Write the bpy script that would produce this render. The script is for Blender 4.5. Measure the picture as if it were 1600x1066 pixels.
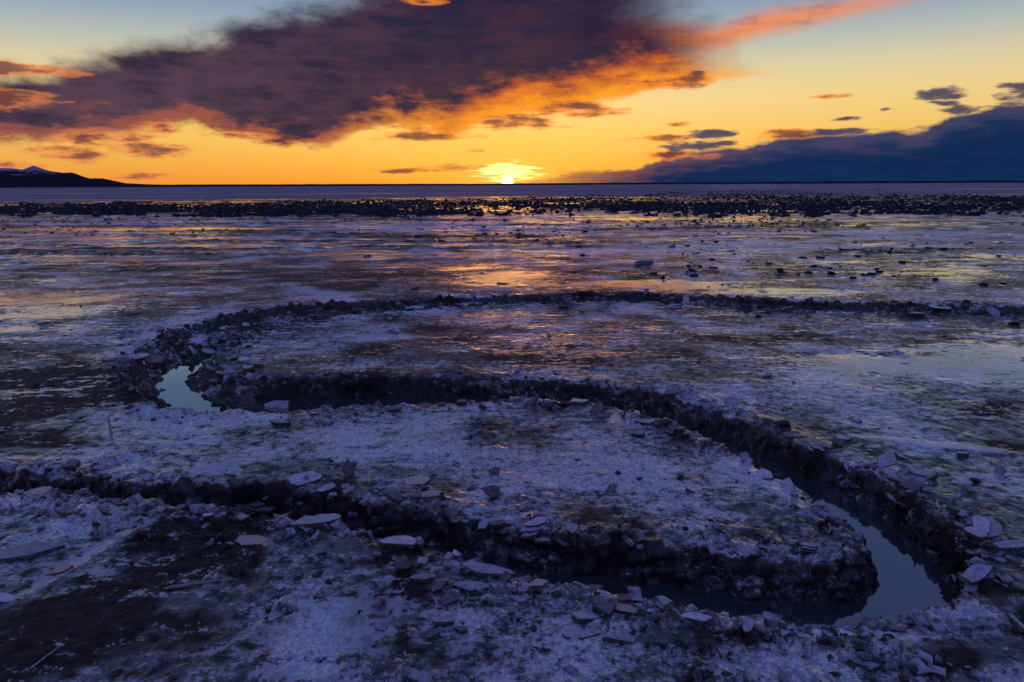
import bpy, bmesh, math, random
import numpy as np
from mathutils import Matrix, Vector

for o in list(bpy.data.objects): bpy.data.objects.remove(o)
SC = bpy.context.scene
COL = SC.collection
rng = np.random.default_rng(7)
random.seed(7)

# ------------------------------------------------------------------ camera
H = 10.0                      # drone height above the flat, metres
FPX = 1067.0                  # focal length in photograph pixels (24 mm on full frame)
PITCH = math.atan((533 - 289) / FPX)
ROLL = math.radians(0.29)
Fv = np.array([0, math.cos(PITCH), -math.sin(PITCH)])
R0 = np.array([1.0, 0, 0]); U0 = np.array([0, math.sin(PITCH), math.cos(PITCH)])
Uv = math.cos(ROLL) * U0 + math.sin(ROLL) * R0
Rv = math.cos(ROLL) * R0 - math.sin(ROLL) * U0
CAM = np.array([0, 0, H])

cam = bpy.data.cameras.new('camera'); cam.lens = 24; cam.sensor_width = 36
cam.clip_start = 0.1; cam.clip_end = 200000
co = bpy.data.objects.new('camera', cam); COL.objects.link(co)
m3 = np.column_stack([Rv, Uv, -Fv])
M = Matrix.Identity(4)
for i in range(3):
    for j in range(3): M[i][j] = m3[i, j]
    M[i][3] = CAM[i]
co.matrix_world = M
SC.camera = co

def pdir(px, py):
    px = np.asarray(px, float); py = np.asarray(py, float)
    d = Fv + np.multiply.outer((px - 800) / FPX, Rv) - np.multiply.outer((py - 533) / FPX, Uv)
    return d / np.linalg.norm(d, axis=-1, keepdims=True)
def ground(px, py, z=0.0):
    d = pdir(px, py); t = (z - H) / d[..., 2]
    return CAM + d * t[..., None]
def project(x, y, z):
    P = np.stack([x, y, z - H], -1)
    f = P @ Fv; f = np.where(f > 0.5, f, np.nan)
    return 800 + FPX * (P @ Rv) / f, 533 - FPX * (P @ Uv) / f
def azel(px, py):
    d = pdir(px, py)
    return float(math.atan2(d[0], d[1])), float(math.asin(d[2]))

# ------------------------------------------------------------------ view, sun
SC.view_settings.view_transform = 'Standard'; SC.view_settings.look = 'None'
SC.cycles.max_bounces = 4; SC.cycles.diffuse_bounces = 2; SC.cycles.glossy_bounces = 3
SC.view_settings.exposure = 0; SC.view_settings.gamma = 1
SUN_AZ, SUN_EL = azel(793, 283)
SUN_LIGHT_EL = math.radians(2.5)
sl = bpy.data.lights.new('sun', 'SUN'); sl.energy = 0.04; sl.angle = math.radians(12.0); sl.color = (1.0, 0.42, 0.13)
so = bpy.data.objects.new('sun', sl); COL.objects.link(so)
sd_ = Vector((math.sin(SUN_AZ) * math.cos(SUN_LIGHT_EL), math.cos(SUN_AZ) * math.cos(SUN_LIGHT_EL), math.sin(SUN_LIGHT_EL)))
so.rotation_euler = sd_.to_track_quat('Z', 'Y').to_euler(); so.location = (0, 60, 40)

# ------------------------------------------------------------------ node helpers
def lin(r, g, b):
    f = lambda c: (c / 255 / 12.92) if c / 255 <= 0.04045 else ((c / 255 + 0.055) / 1.055) ** 2.4
    return (f(r), f(g), f(b), 1)
class G:
    """tiny expression builder over a node tree"""
    def __init__(s, nt): s.nt = nt
    def n(s, t, **kw):
        nd = s.nt.nodes.new(t)
        for k, v in kw.items(): setattr(nd, k, v)
        return nd
    def put(s, sock, v):
        if isinstance(v, E): s.nt.links.new(v.s, sock)
        elif isinstance(v, bpy.types.NodeSocket): s.nt.links.new(v, sock)
        elif v is not None: sock.default_value = v
    def m(s, op, a, b=None, c=None, clamp=False):
        nd = s.n('ShaderNodeMath', operation=op, use_clamp=clamp)
        s.put(nd.inputs[0], a); s.put(nd.inputs[1], b); s.put(nd.inputs[2], c)
        return E(s, nd.outputs[0])
    def vm(s, op, a, b=None):
        nd = s.n('ShaderNodeVectorMath', operation=op); s.put(nd.inputs[0], a); s.put(nd.inputs[1], b)
        return E(s, nd.outputs[0])
    def ss(s, x, a, b):
        nd = s.n('ShaderNodeMapRange', interpolation_type='SMOOTHSTEP')
        s.put(nd.inputs[0], x); s.put(nd.inputs[1], a); s.put(nd.inputs[2], b)
        return E(s, nd.outputs[0])
    def mix(s, f, a, b, blend='MIX'):
        nd = s.n('ShaderNodeMix', data_type='RGBA', blend_type=blend)
        s.put(nd.inputs[0], f); s.put(nd.inputs[6], a); s.put(nd.inputs[7], b)
        return E(s, nd.outputs[2])
    def noise(s, vec, scale, detail=4, rough=0.5, dist=0.0, color=False):
        nd = s.n('ShaderNodeTexNoise'); s.put(nd.inputs['Vector'], vec)
        nd.inputs['Scale'].default_value = scale; nd.inputs['Detail'].default_value = detail
        nd.inputs['Roughness'].default_value = rough; nd.inputs['Distortion'].default_value = dist
        return E(s, nd.outputs[1 if color else 0])
    def comb(s, x, y, z):
        nd = s.n('ShaderNodeCombineXYZ'); s.put(nd.inputs[0], x); s.put(nd.inputs[1], y); s.put(nd.inputs[2], z)
        return E(s, nd.outputs[0])
    def ramp(s, f, stops, interp='LINEAR'):
        nd = s.n('ShaderNodeValToRGB'); cr = nd.color_ramp; cr.interpolation = interp
        while len(cr.elements) < len(stops): cr.elements.new(0.5)
        for e, (p, c) in zip(cr.elements, stops): e.position = p; e.color = c
        s.put(nd.inputs[0], f); return E(s, nd.outputs[0])
    def curve(s, f, pts):
        nd = s.n('ShaderNodeFloatCurve'); c = nd.mapping.curves[0]; nd.mapping.use_clip = False
        pts = sorted(pts)
        c.points[0].location = pts[0]; c.points[1].location = pts[-1]
        for p in pts[1:-1]: c.points.new(*p)
        nd.mapping.update(); s.put(nd.inputs[1], f); return E(s, nd.outputs[0])
class E:
    def __init__(s, g, sock): s.g = g; s.s = sock
    def __add__(a, b): return a.g.m('ADD', a, b)
    __radd__ = __add__
    def __sub__(a, b): return a.g.m('SUBTRACT', a, b)
    def __rsub__(a, b): return a.g.m('SUBTRACT', b, a)
    def __mul__(a, b): return a.g.m('MULTIPLY', a, b)
    __rmul__ = __mul__
    def __truediv__(a, b): return a.g.m('DIVIDE', a, b)
    def min(a, b): return a.g.m('MINIMUM', a, b)
    def max(a, b): return a.g.m('MAXIMUM', a, b)
    def sat(a): return a.g.m('ADD', a, 0.0, clamp=True)

# ------------------------------------------------------------------ world: dusk sky with clouds (by direction)
W = bpy.data.worlds.new('World'); SC.world = W; W.use_nodes = True
W.cycles.sampling_method = 'MANUAL'; W.cycles.sample_map_resolution = 512
nt = W.node_tree; nt.nodes.clear(); g = G(nt)
tc = g.n('ShaderNodeTexCoord')
D = E(g, tc.outputs['Generated'])
sep = g.n('ShaderNodeSeparateXYZ'); g.put(sep.inputs[0], D)
dx, dy, dz = [E(g, sep.outputs[i]) for i in range(3)]
AZ = g.m('ARCTAN2', dx, dy); EL = g.m('ARCSINE', dz)
Dn = g.comb(dx * 1.0, dy * 1.0, dz * 2.6)
cosun = g.m('COSINE', AZ - SUN_AZ)
warm = g.ss(cosun, -0.2, 1.0)
# clear-sky gradient up the dome, warm towards the sunset, dusk blue away from it
elr = (EL / 1.5708).sat()
P = lambda r: r / 1.5708
skyw = g.ramp(elr, [(0.0, lin(243, 150, 50)), (P(.03), lin(250, 178, 70)), (P(.07), lin(252, 203, 102)),
                    (P(.11), lin(249, 216, 140)), (P(.145), lin(228, 214, 166)), (P(.178), lin(190, 196, 186)), (P(.21), lin(150, 170, 188)),
                    (P(.255), lin(108, 138, 176)), (P(.40), lin(92, 118, 176)), (P(.8), lin(120, 132, 218)), (1.0, lin(132, 142, 230))])
skyc = g.ramp(elr, [(0.0, lin(120, 105, 140)), (P(.1), lin(132, 118, 160)), (P(.25), lin(100, 112, 168)),
                    (P(.5), lin(88, 104, 172)), (P(.8), lin(120, 132, 218)), (1.0, lin(132, 142, 230))])
sky = g.mix(warm, skyc, skyw)
nish = g.n('ShaderNodeTexSky', sky_type='NISHITA'); nish.sun_disc = False
nish.sun_elevation = SUN_LIGHT_EL; nish.sun_rotation = SUN_AZ; nish.altitude = 0
nb = g.mix(1.0, E(g, nish.outputs[0]), (0.10, 0.10, 0.10, 1), 'MULTIPLY')
sky = g.mix(0.08, sky, nb)

n1 = g.noise(Dn, 5.0, 4, 0.6) - 0.5        # big billows
n2 = g.noise(Dn, 15.0, 7, 0.66) - 0.5     # puffs
n3 = g.noise(g.comb(dx, dy, dz * 6.0), 20.0, 4, 0.6) - 0.5   # flat streaks near the horizon
AZ0, AZ1, EL0, EL1 = -1.5, 1.5, -0.2, 0.6
azn = (AZ + n2 * 0.05 + n1 * 0.05 - AZ0) / (AZ1 - AZ0)
def outline(pts):
    out = []
    for p in pts:
        a, e = azel(*p) if len(p) == 2 else p[:2]
        out.append(((a - AZ0) / (AZ1 - AZ0), (e - EL0) / (EL1 - EL0)))
    return g.curve(azn, out) * (EL1 - EL0) + EL0
sunx = AZ - SUN_AZ

def layer(base, dens, col): return g.mix(dens.sat(), base, col)
ember = lin(246, 110, 18); ember2 = lin(255, 160, 40); rose = lin(176, 92, 66)

# upper-right salmon streak
st_top = outline([(-1.5, 0, 0), (880, 62), (940, 32), (1050, 34), (1120, 40), (1200, 16), (1290, 6), (1370, -6), (1400, 0), (1.5, 0.1, 0)])
st_bot = outline([(-1.5, .4, 0), (880, 62), (940, 72), (1040, 80), (1110, 78), (1200, 54), (1290, 34), (1360, 16), (1400, 6), (1.5, .4, 0)])
d = g.m('MINIMUM', st_top - EL, EL - st_bot) + n2 * 0.016 + n1 * 0.01
sden = g.ss(d, -0.012, 0.016)
s_col = g.mix(g.ss(n2 * 1.4 + n3 * .8 + (EL - st_bot) * 8, 0.0, 0.5), lin(240, 140, 84), lin(158, 94, 88))
sky = layer(sky, sden * 0.95, s_col)

# main cloud with its glowing underside
mt = outline([(-1.5, .02, 0), (-500, 200), (-250, 170), (-100, 140), (0, 124), (60, 108), (110, 88), (180, 78), (250, 66), (330, 44), (400, 22),
              (480, 4), (560, -18), (650, -34), (760, -48), (880, -52), (950, -44), (1040, -40), (1110, -10), (1150, 50), (1190, 110), (1.5, 0.0, 0)])
mb = outline([(-1.5, .1, 0), (-500, 218), (-250, 218), (-100, 222), (0, 220), (90, 218), (180, 212), (250, 200), (300, 198), (350, 210), (400, 216), (450, 224),
              (490, 233), (525, 222), (560, 206), (600, 196), (650, 202), (715, 210), (745, 194), (800, 184), (880, 174), (940, 160), (1000, 148), (1045, 138), (1110, 128), (1190, 118), (1.5, .3, 0)])
hgt = EL - mb + n2 * 0.036 + n1 * 0.016 + n3 * .010
topd = mt - EL + n1 * 0.045 + n2 * 0.030 - .006
mden = g.m('MINIMUM', g.ss(hgt, -0.006, 0.007), g.ss(topd, -0.020, 0.016))
mden = mden * (1.0 - g.ss(AZ + n1 * 0.16 + n2 * .05 - (0.10 - g.m('MINIMUM', hgt, 0.10)) * 1.3, 0.13, 0.27))
lit_h = 0.022 + g.ss(AZ, -0.30, 0.02) * 0.030        # underside glow reaches higher towards the sun
lit = 1.0 - g.ss(hgt + n1 * 0.04 + n2 * 0.07 + n3 * .03, lit_h * 0.10, lit_h * 1.25)
lit = lit * (0.62 + 0.38 * g.ss(AZ, -0.55, -0.1))
und = g.mix(g.ss(AZ, -0.35, 0.0), rose, g.mix(g.ss(hgt + n2 * .03, 0.0, 0.05), ember2, ember))
ccore = g.mix(g.ss(n1 * 1.2 + n2 * 1.3 + n3 * .7 + hgt * 1.6, -0.15, 0.45), g.mix(g.ss(AZ, -.6, .1), lin(82, 58, 78), lin(66, 40, 56)), g.mix(g.ss(n2 + n1, -.25, .25), lin(31, 32, 62), lin(37, 31, 58)))
mcol = g.mix(lit, ccore, und)
sky = layer(sky, mden * 0.985, mcol)

# right-hand blue bank
bt = outline([(-1.5, -.15, 0), (600, 300), (800, 290), (860, 277), (900, 269), (960, 265), (1005, 257), (1035, 243), (1075, 233), (1150, 229), (1200, 220), (1290, 209), (1380, 205),
              (1440, 200), (1480, 187), (1530, 174), (1600, 158), (1750, 140), (1950, 135), (1.2, .05, 0), (1.5, -.1, 0)])
d = bt - EL + n2 * 0.020 + n3 * 0.012
bden = g.ss(d, -0.003, 0.005)
deep = g.ss(d + n3 * 0.04 + n2 * .02, 0.0, 0.035)
bcol = g.mix(deep, g.mix(g.ss(AZ, 0.1, 0.4), lin(128, 80, 82), lin(70, 68, 98)), g.mix(g.ss(n3 + n2, -.3, .3), lin(12, 38, 78), lin(20, 46, 86)))
bcol = g.mix((1.0 - g.ss(AZ, 0.04, 0.22)) * 0.75, bcol, lin(140, 78, 54))
sky = layer(sky, bden, bcol)

# small separate puffs: centre and radii in photograph pixels; warm ones and grey-blue ones
warm_puffs = [(15, 104, 110, 15), (12, 154, 95, 15), (228, 232, 60, 14), (110, 244, 56, 18), (165, 216, 80, 13), (215, 276, 46, 7), (245, 200, 40, 10), (20, 256, 80, 7),
              (380, 212, 50, 6), (640, 267, 56, 4), (735, 262, 70, 6), (660, 213, 95, 7), (890, 170, 85, 14), (800, 190, 75, 14), (1045, 130, 66, 13), (1088, 122, 18, 12), (1030, 217, 60, 6), (1050, 244, 70, 8), (1062, 194, 18, 4),
              (1230, 210, 70, 7), (1300, 150, 34, 4), (745, 236, 14, 3), (660, 2, 40, 7)]
cool_puffs = [(1116, 210, 52, 8), (1095, 227, 70, 9), (1320, 206, 60, 8), (1465, 147, 48, 11), (1465, 162, 32, 6), (1384, 171, 13, 4), (1325, 186, 28, 4), (1596, 144, 48, 19), (1500, 172, 46, 7)]
def puffs(L):
    Q = None
    for (cx, cy, rx, ry) in L:
        a, e = azel(cx, cy); a2, _ = azel(cx + rx, cy); _, e2 = azel(cx, cy - ry)
        ka, ke = 1 / abs(a2 - a), 1 / abs(e2 - e)
        u = g.m('MULTIPLY_ADD', AZ, ka, -a * ka); v = g.m('MULTIPLY_ADD', EL, ke, -e * ke)
        q = g.m('MULTIPLY_ADD', u, u, v * v); Q = q if Q is None else Q.min(q)
    return 1.0 - Q + n2 * 4.2 + n3 * 4.0
q = puffs(warm_puffs)
sky = layer(sky, g.ss(q, -0.5, 1.0) * .92, g.mix(g.ss(q + n2 * 2.5, .2, 1.6), g.mix(g.ss(AZ, -.5, 0.0), lin(232, 136, 78), lin(250, 140, 42)), lin(118, 70, 64)))
q = puffs(cool_puffs)
sky = layer(sky, g.ss(q, -0.1, 0.8) * .95, g.mix(g.ss(q, .1, 1.2), lin(140, 112, 104), lin(70, 66, 92)))

# the sun and the bright broken cloud above it
se = EL - SUN_EL
glow = g.m('EXPONENT', (sunx * sunx * (1 / .09 ** 2) + se * se * (1 / .05 ** 2)) * -1.0)
a1, e1 = azel(794, 268)
bu = (AZ - a1) / 0.050; bv = (EL - e1) / 0.0155
brk = g.m('EXPONENT', (bu * bu + bv * bv) * -1.0)
n4 = g.noise(g.comb(dx, dy, dz * 8.0), 34.0, 4, 0.55)
brk = g.ss(brk * 0.85 + (n4 - 0.5) * 2.2, 0.25, 0.95) * g.ss(brk, 0.05, 0.5)
disc = 1.0 - g.ss(g.m('SQRT', sunx * sunx * 0.55 + se * se), 0.0052, 0.0075)
sky = g.mix((glow * 0.65).sat(), sky, (1.25, 0.58, 0.08, 1))
sky = g.mix(brk, sky, (2.6, 1.75, 0.55, 1))
sky = g.mix(disc, sky, (5.0, 3.4, 1.2, 1))
ten = g.mix(1.0, sky, (10, 10, 10, 1), 'MULTIPLY')
bg = g.n('ShaderNodeBackground'); g.put(bg.inputs[0], ten); bg.inputs[1].default_value = 0.10
wo = g.n('ShaderNodeOutputWorld'); nt.links.new(bg.outputs[0], wo.inputs[0])

# ------------------------------------------------------------------ numpy noise
def _h(i, j, s):
    n = (i.astype(np.int64) * 374761393 + j.astype(np.int64) * 668265263 + s * 1274126177) & 0xffffffff
    n = ((n ^ (n >> 13)) * 1274126177) & 0xffffffff
    n = (n ^ (n >> 16)) & 0xffffffff
    n = (n * 2246822519) & 0xffffffff
    return ((n ^ (n >> 15)) & 0xffffff) / float(0xffffff)
def vn(x, y, s=0):
    i = np.floor(x); j = np.floor(y); fx = x - i; fy = y - j
    fx = fx * fx * fx * (fx * (fx * 6 - 15) + 10); fy = fy * fy * fy * (fy * (fy * 6 - 15) + 10)
    i = i.astype(np.int64); j = j.astype(np.int64)
    a = _h(i, j, s); b = _h(i + 1, j, s); c = _h(i, j + 1, s); d = _h(i + 1, j + 1, s)
    return (a + (b - a) * fx) + ((c + (d - c) * fx) - (a + (b - a) * fx)) * fy - 0.5
def fbm(x, y, sc, octv=4, s=0, gain=0.5):
    t = 0; a = 1.0; f = 1.0 / sc
    for k in range(octv):
        ang = 0.6 * k + s; cx, sx = math.cos(ang), math.sin(ang)
        t = t + a * vn((x * cx - y * sx) * f, (x * sx + y * cx) * f, s * 17 + k); a *= gain; f *= 2.03
    return t
def plates(x, y, sc, s):
    """broken plates: per Voronoi cell a random height and tilt; also distance to the crack"""
    X = x / sc; Y = y / sc; i0 = np.floor(X).astype(np.int64); j0 = np.floor(Y).astype(np.int64)
    b1 = np.full(x.shape, 9.0); b2 = np.full(x.shape, 9.0); val = np.zeros(x.shape)
    for di in (-1, 0, 1):
        for dj in (-1, 0, 1):
            i = i0 + di; j = j0 + dj
            cx = i + 0.1 + 0.8 * _h(i, j, s); cy = j + 0.1 + 0.8 * _h(i, j, s + 1)
            ddx = X - cx; ddy = Y - cy; d = np.hypot(ddx, ddy)
            v = (_h(i, j, s + 2) - 0.5) + ((_h(i, j, s + 3) - 0.5) * ddx + (_h(i, j, s + 4) - 0.5) * ddy) * 1.6
            nr = d < b1
            b2 = np.where(nr, b1, np.minimum(b2, d)); val = np.where(nr, v, val); b1 = np.where(nr, d, b1)
    return val, b2 - b1
def sstep(x, a, b):
    t = np.clip((x - a) / (b - a), 0, 1); return t * t * (3 - 2 * t)

# ------------------------------------------------------------------ tidal channel outline (traced on the flat, z = 0)
RIM1 = [(-500, 780), (-200, 772), (0, 768), (60, 766), (130, 770), (230, 782), (320, 795), (440, 803), (540, 824), (600, 838), (660, 850), (720, 868), (780, 884),
        (830, 898), (880, 912), (960, 932), (1040, 942), (1100, 951), (1200, 965), (1290, 975), (1360, 973), (1420, 963), (1480, 950),
        (1518, 918), (1522, 880), (1495, 838), (1445, 795), (1390, 757), (1330, 727), (1260, 700), (1190, 668), (1120, 645), (1050, 622), (960, 606), (880, 598),
        (800, 592), (700, 590), (600, 590), (500, 592), (430, 592), (385, 590), (352, 583), (332, 568), (344, 552), (385, 535), (430, 514), (500, 499), (600, 490), (700, 481), (800, 475),
        (900, 472), (1000, 473), (1100, 478), (1200, 482), (1300, 487), (1400, 490), (1600, 494), (1900, 516), (2600, 560)]
RIM2 = [(2600, 530), (1900, 490), (1600, 480), (1500, 477), (1400, 475), (1300, 472), (1200, 467), (1100, 463), (1000, 459), (900, 459), (800, 463), (700, 467), (600, 471),
        (500, 476), (420, 484), (340, 497), (270, 515), (230, 535), (205, 555), (198, 580), (200, 605), (225, 625), (260, 634), (330, 641), (420, 643), (500, 640),
        (600, 636), (680, 632), (740, 628), (800, 622), (880, 626), (960, 636), (1030, 651), (1090, 672), (1150, 703), (1200, 733), (1260, 770), (1310, 805), (1345, 838),
        (1350, 858), (1320, 872), (1260, 877), (1180, 873), (1100, 864), (1000, 852), (900, 842), (800, 828), (700, 808), (600, 790), (520, 776), (420, 762), (300, 757),
        (200, 755), (100, 747), (0, 737), (-200, 730), (-500, 728)]
PIX = np.array(RIM1 + RIM2, float)
POLY = ground(PIX[:, 0], PIX[:, 1])[:, :2]

def sdist(x, y):
    sh = x.shape; x = x.ravel(); y = y.ravel()
    best = np.full(x.shape, 1e9); inside = np.zeros(x.shape, bool)
    n = len(POLY)
    for k in range(n):
        ax, ay = POLY[k]; bx, by = POLY[(k + 1) % n]
        ex, ey = bx - ax, by - ay
        t = np.clip(((x - ax) * ex + (y - ay) * ey) / (ex * ex + ey * ey), 0, 1)
        best = np.minimum(best, (x - ax - t * ex) ** 2 + (y - ay - t * ey) ** 2)
        c = ((ay > y) != (by > y))
        if abs(ey) > 1e-9: inside ^= c & (x < ax + (y - ay) / ey * ex)
    d = np.sqrt(best); return np.where(inside, d, -d).reshape(sh)

WATER = -1.0
def blobs(px, py, L):
    t = np.zeros(px.shape)
    for (cx, cy, rx, ry, ang, w) in L:
        c, s = math.cos(math.radians(ang)), math.sin(math.radians(ang))
        u = ((px - cx) * c + (py - cy) * s) / rx; v = (-(px - cx) * s + (py - cy) * c) / ry
        t = t + w * np.exp(-np.nan_to_num(u * u + v * v, nan=50.0))
    return t
FROST = [(90, 600, 150, 45, 0, -.75), (40, 660, 130, 30, 0, -.5), (290, 885, 180, 55, -15, -.7), (130, 985, 190, 60, -10, -.5), (400, 678, 75, 14, 0, -.6),
         (1140, 780, 70, 20, 20, -.55), (1560, 630, 85, 32, -15, -.7), (1520, 1030, 120, 30, -12, -.6), (640, 435, 150, 14, 0, -.6), (560, 558, 150, 12, -6, -.4),
         (330, 425, 130, 14, 0, -.4), (1440, 770, 90, 40, 20, -.4), (1500, 860, 90, 40, 30, -.4), (760, 1020, 200, 22, 0, -.35), (780, 668, 40, 10, 0, -.6), (1200, 1000, 200, 12, 2, -.5), (300, 805, 160, 12, -30, -.3),
         (900, 560, 200, 12, 0, -.4), (110, 690, 130, 10, 0, -.5),
         (700, 720, 260, 40, 6, .45), (330, 650, 200, 18, 0, .45), (470, 1010, 110, 60, -20, .4), (1300, 600, 220, 30, 0, .35), (1080, 385, 170, 12, 0, .5), (700, 356, 200, 5, 0, .7), (1450, 366, 250, 5, 0, .8),
         (240, 530, 130, 22, -22, .5), (930, 1000, 220, 40, 0, .35), (1230, 1035, 170, 28, 0, .45), (1120, 650, 60, 20, 10, .3), (1350, 660, 100, 25, 0, .4), (60, 850, 120, 25, -20, .4), (950, 730, 160, 40, 20, .3), (500, 460, 60, 6, 15, .6)]
WET = [(70, 485, 190, 42, -3, .75), (80, 395, 180, 16, 0, .7), (300, 374, 180, 9, 0, .75), (520, 397, 90, 9, 0, .75), (640, 415, 160, 8, 0, .45), (790, 432, 110, 14, 0, .8),
       (1000, 444, 200, 8, 0, .7), (1200, 455, 190, 7, 0, .7), (870, 535, 180, 26, 0, .7), (800, 495, 120, 12, 0, .6), (1350, 575, 150, 28, 0, .75), (1560, 560, 140, 55, 0, .65), (1450, 428, 170, 9, 0, .75), (1330, 346, 220, 7, 0, 1.0),
       (1040, 342, 150, 6, 0, .9), (740, 326, 120, 3, 0, 1.0), (220, 358, 250, 5, 0, .8), (1220, 765, 100, 16, 34, .75), (960, 652, 80, 10, 15, .6), (1480, 694, 110, 7, 6, .8), (1380, 984, 230, 9, -7, .8), (560, 950, 90, 55, -30, .75), (470, 1040, 90, 40, 0, .5),
       (570, 748, 60, 12, 4, .7), (130, 872, 140, 10, -30, .6), (1500, 405, 150, 8, 0, .6), (620, 385, 200, 7, 0, .5), (90, 780, 90, 8, 5, .5)]
BAND = [(1330, 990, 150, 8, 2, .9), (1500, 972, 120, 10, -14, .9), (1480, 694, 120, 7, 6, .9), (1220, 765, 100, 13, 34, .9), (130, 872, 140, 8, -30, .8), (60, 790, 90, 7, 8, .8), (940, 925, 80, 8, 14, .7)]
def surface(x, y):
    """height and surface masks of the mud flat at world x, y"""
    r = np.hypot(x, y); px, py = project(x, y, np.zeros_like(x))
    sd = sdist(x, y)
    sdn = sd + 0.30 * fbm(x, y, 2.4, 3, 3) + 0.24 * fbm(x, y, .55, 3, 5) + .05
    dry = sstep(-np.nan_to_num(py, nan=900), -552, -528)              # the far reach has no water standing in it
    bed = -1.35 + dry * 0.72
    wid = 0.52 + 1.4 * sstep(-np.abs(np.nan_to_num(px, nan=9e3) - 270), -150, -60) * sstep(-np.abs(np.nan_to_num(py, nan=9e3) - 575), -70, -30) + .5 * dry
    t = np.clip(sdn / wid, 0, 1)
    prof = t ** 1.05 * (1 - 0.12 * np.sin(t * 9.4 + 4 * fbm(x, y, 1.5, 2, 8)))
    prof = np.clip(prof, 0, 1)
    wall = sstep(sdn, -0.03, 0.12)
    near = np.exp(-np.clip(-sd, 0, 99) / 1.25) * (sd < 0.5) + (sd >= .5) * .6 # rubble belt along the rims
    pv, pe = plates(x + .15 * fbm(x, y, .8, 2, 31), y + .15 * fbm(x, y, .8, 2, 32), 0.62, 40)
    pv2, pe2 = plates(x, y, 0.27, 60)
    act = sstep(fbm(x, y, 2.2, 3, 12) + near * 1.0, 0.26, 0.75)
    z = 0.16 * fbm(x, y, 14, 3, 1) * sstep(r, 6, 30) + 0.05 * fbm(x, y, 2.2, 3, 2) + 0.022 * fbm(x, y, .35, 3, 4)
    z += act * (0.30 * pv * sstep(pe, 0.0, 0.10) + 0.06 * pv2 + 0.02) * np.exp(-r / 120)
    z += 0.05 * np.exp(-((sd + .8) / .6) ** 2) + 0.035 * fbm(x, y, .16, 2, 6) * np.exp(-r / 60)
    # frozen lumps in the foreground ice sheet and low tidal ridges
    lump = sstep(fbm(x, y, .34, 2, 21), 0.14, 0.42) * np.clip(blobs(px, py, [(540, 950, 130, 90, 0, 1), (1350, 980, 240, 30, -5, .8), (840, 1000, 300, 70, 0, .5), (90, 800, 160, 40, 0, .7)]), 0, 1)
    z += 0.15 * lump
    far = sstep(r, 70, 130)
    rdg = far * sstep(fbm(x * .16, y, 7, 4, 35, .6), .10, .30) * (1 - sstep(r, 230, 270))
    z += rdg * (.10 + .30 * np.maximum(0, fbm(x, y, 1.6, 3, 36)))
    z += far * 0.30 * fbm(x * .35, y, 9, 3, 15) + far * .12 * fbm(x, y, 2.5, 2, 16)
    rough_w = 0.26 * fbm(x, y, .45, 4, 9, .55) + 0.05 * pv2
    z = z * (1 - 0.8 * t) + bed * prof + rough_w * wall * sstep(-t, -1.0, -0.85) + 0.05 * fbm(x, y, .6, 2, 10) * wall
    z += dry * wall * np.maximum(0, 0.35 * pv + .1)
    # masks
    fr = 0.52 + 0.14 * far + blobs(px, py, FROST) + 0.85 * fbm(x, y, 3.2, 4, 22, .6) + 0.5 * far * fbm(x * .4, y, 12, 3, 23)
    pyr = np.nan_to_num(py + (px - 800) * .005, nan=900)
    wob = 7 * fbm(x, y * .5, 22, 3, 90)
    belt = sstep(pyr, 304, 309) * (1 - sstep(pyr + wob, 328, 337)) * sstep(r, 150, 200)
    wallm = wall * (1 - dry * sstep(sd, .7, 1.6) * .75)
    soft = sstep(-np.abs(np.nan_to_num(px, nan=9e3) - 330), -170, -90) * sstep(-np.abs(np.nan_to_num(py, nan=9e3) - 545), -75, -45)
    wallm = wallm * (1 - .85 * soft * sstep(fbm(x, y, .9, 3, 71) + .8 * pv2, -.05, .25))
    fr -= belt * .9 + .55 * rdg
    fr += 0.25 * near * (sd < 0) * (fbm(x, y, .8, 2, 24))
    wt = -0.12 + blobs(px, py, WET) + 0.55 * fbm(x * .6, y, 6, 4, 25, .55) + 0.06 * far - .6 * rdg - belt * .5 + belt * 1.3 * sstep(fbm(x * .3, y, 9, 3, 92), .12, .4)
    band = np.clip(blobs(px, py, BAND), 0, 1)
    wt = (wt * (1 - 0.75 * act) + .8 * band) * (1 - wall); fr = fr + .55 * band; act = act * (1 - .8 * band)
    wetm = sstep(wt, 0.25, 0.6)
    flat = 0.03 * fbm(x, y, 14, 2, 1)
    z = np.where(sd < 0, z + (flat - 0.01 - z) * wetm * 0.85 * (1 - act) * (1 - lump), z)
    # outer shore: sinks under the sea
    shore = 590 + 50 * fbm(x, np.zeros_like(y), 90, 3, 18) + 40 * fbm(x, y, 25, 3, 19)
    z = z - sstep(r, 500, 760) * 0.9 * sstep(r - shore, -60, 60) - sstep(r, 800, 2500) * 6
    return z, np.clip(fr, 0, 1), np.clip(wt, 0, 1), wallm, sd
SEA = -0.28

# ------------------------------------------------------------------ materials
def mat(name):
    m = bpy.data.materials.new(name); m.use_nodes = True; t = m.node_tree
    return m, G(t), t.nodes['Principled BSDF'], t
def attr(g, name): return E(g, g.n('ShaderNodeAttribute', attribute_name=name).outputs['Fac'])
def bump(g, h, strength, dist, normal=None):
    b = g.n('ShaderNodeBump'); b.inputs['Strength'].default_value = strength if not isinstance(strength, E) else 1
    if isinstance(strength, E): g.put(b.inputs['Strength'], strength)
    b.inputs['Distance'].default_value = dist; g.put(b.inputs['Height'], h)
    if normal is not None: g.put(b.inputs['Normal'], normal)
    return E(g, b.outputs[0])

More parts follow.
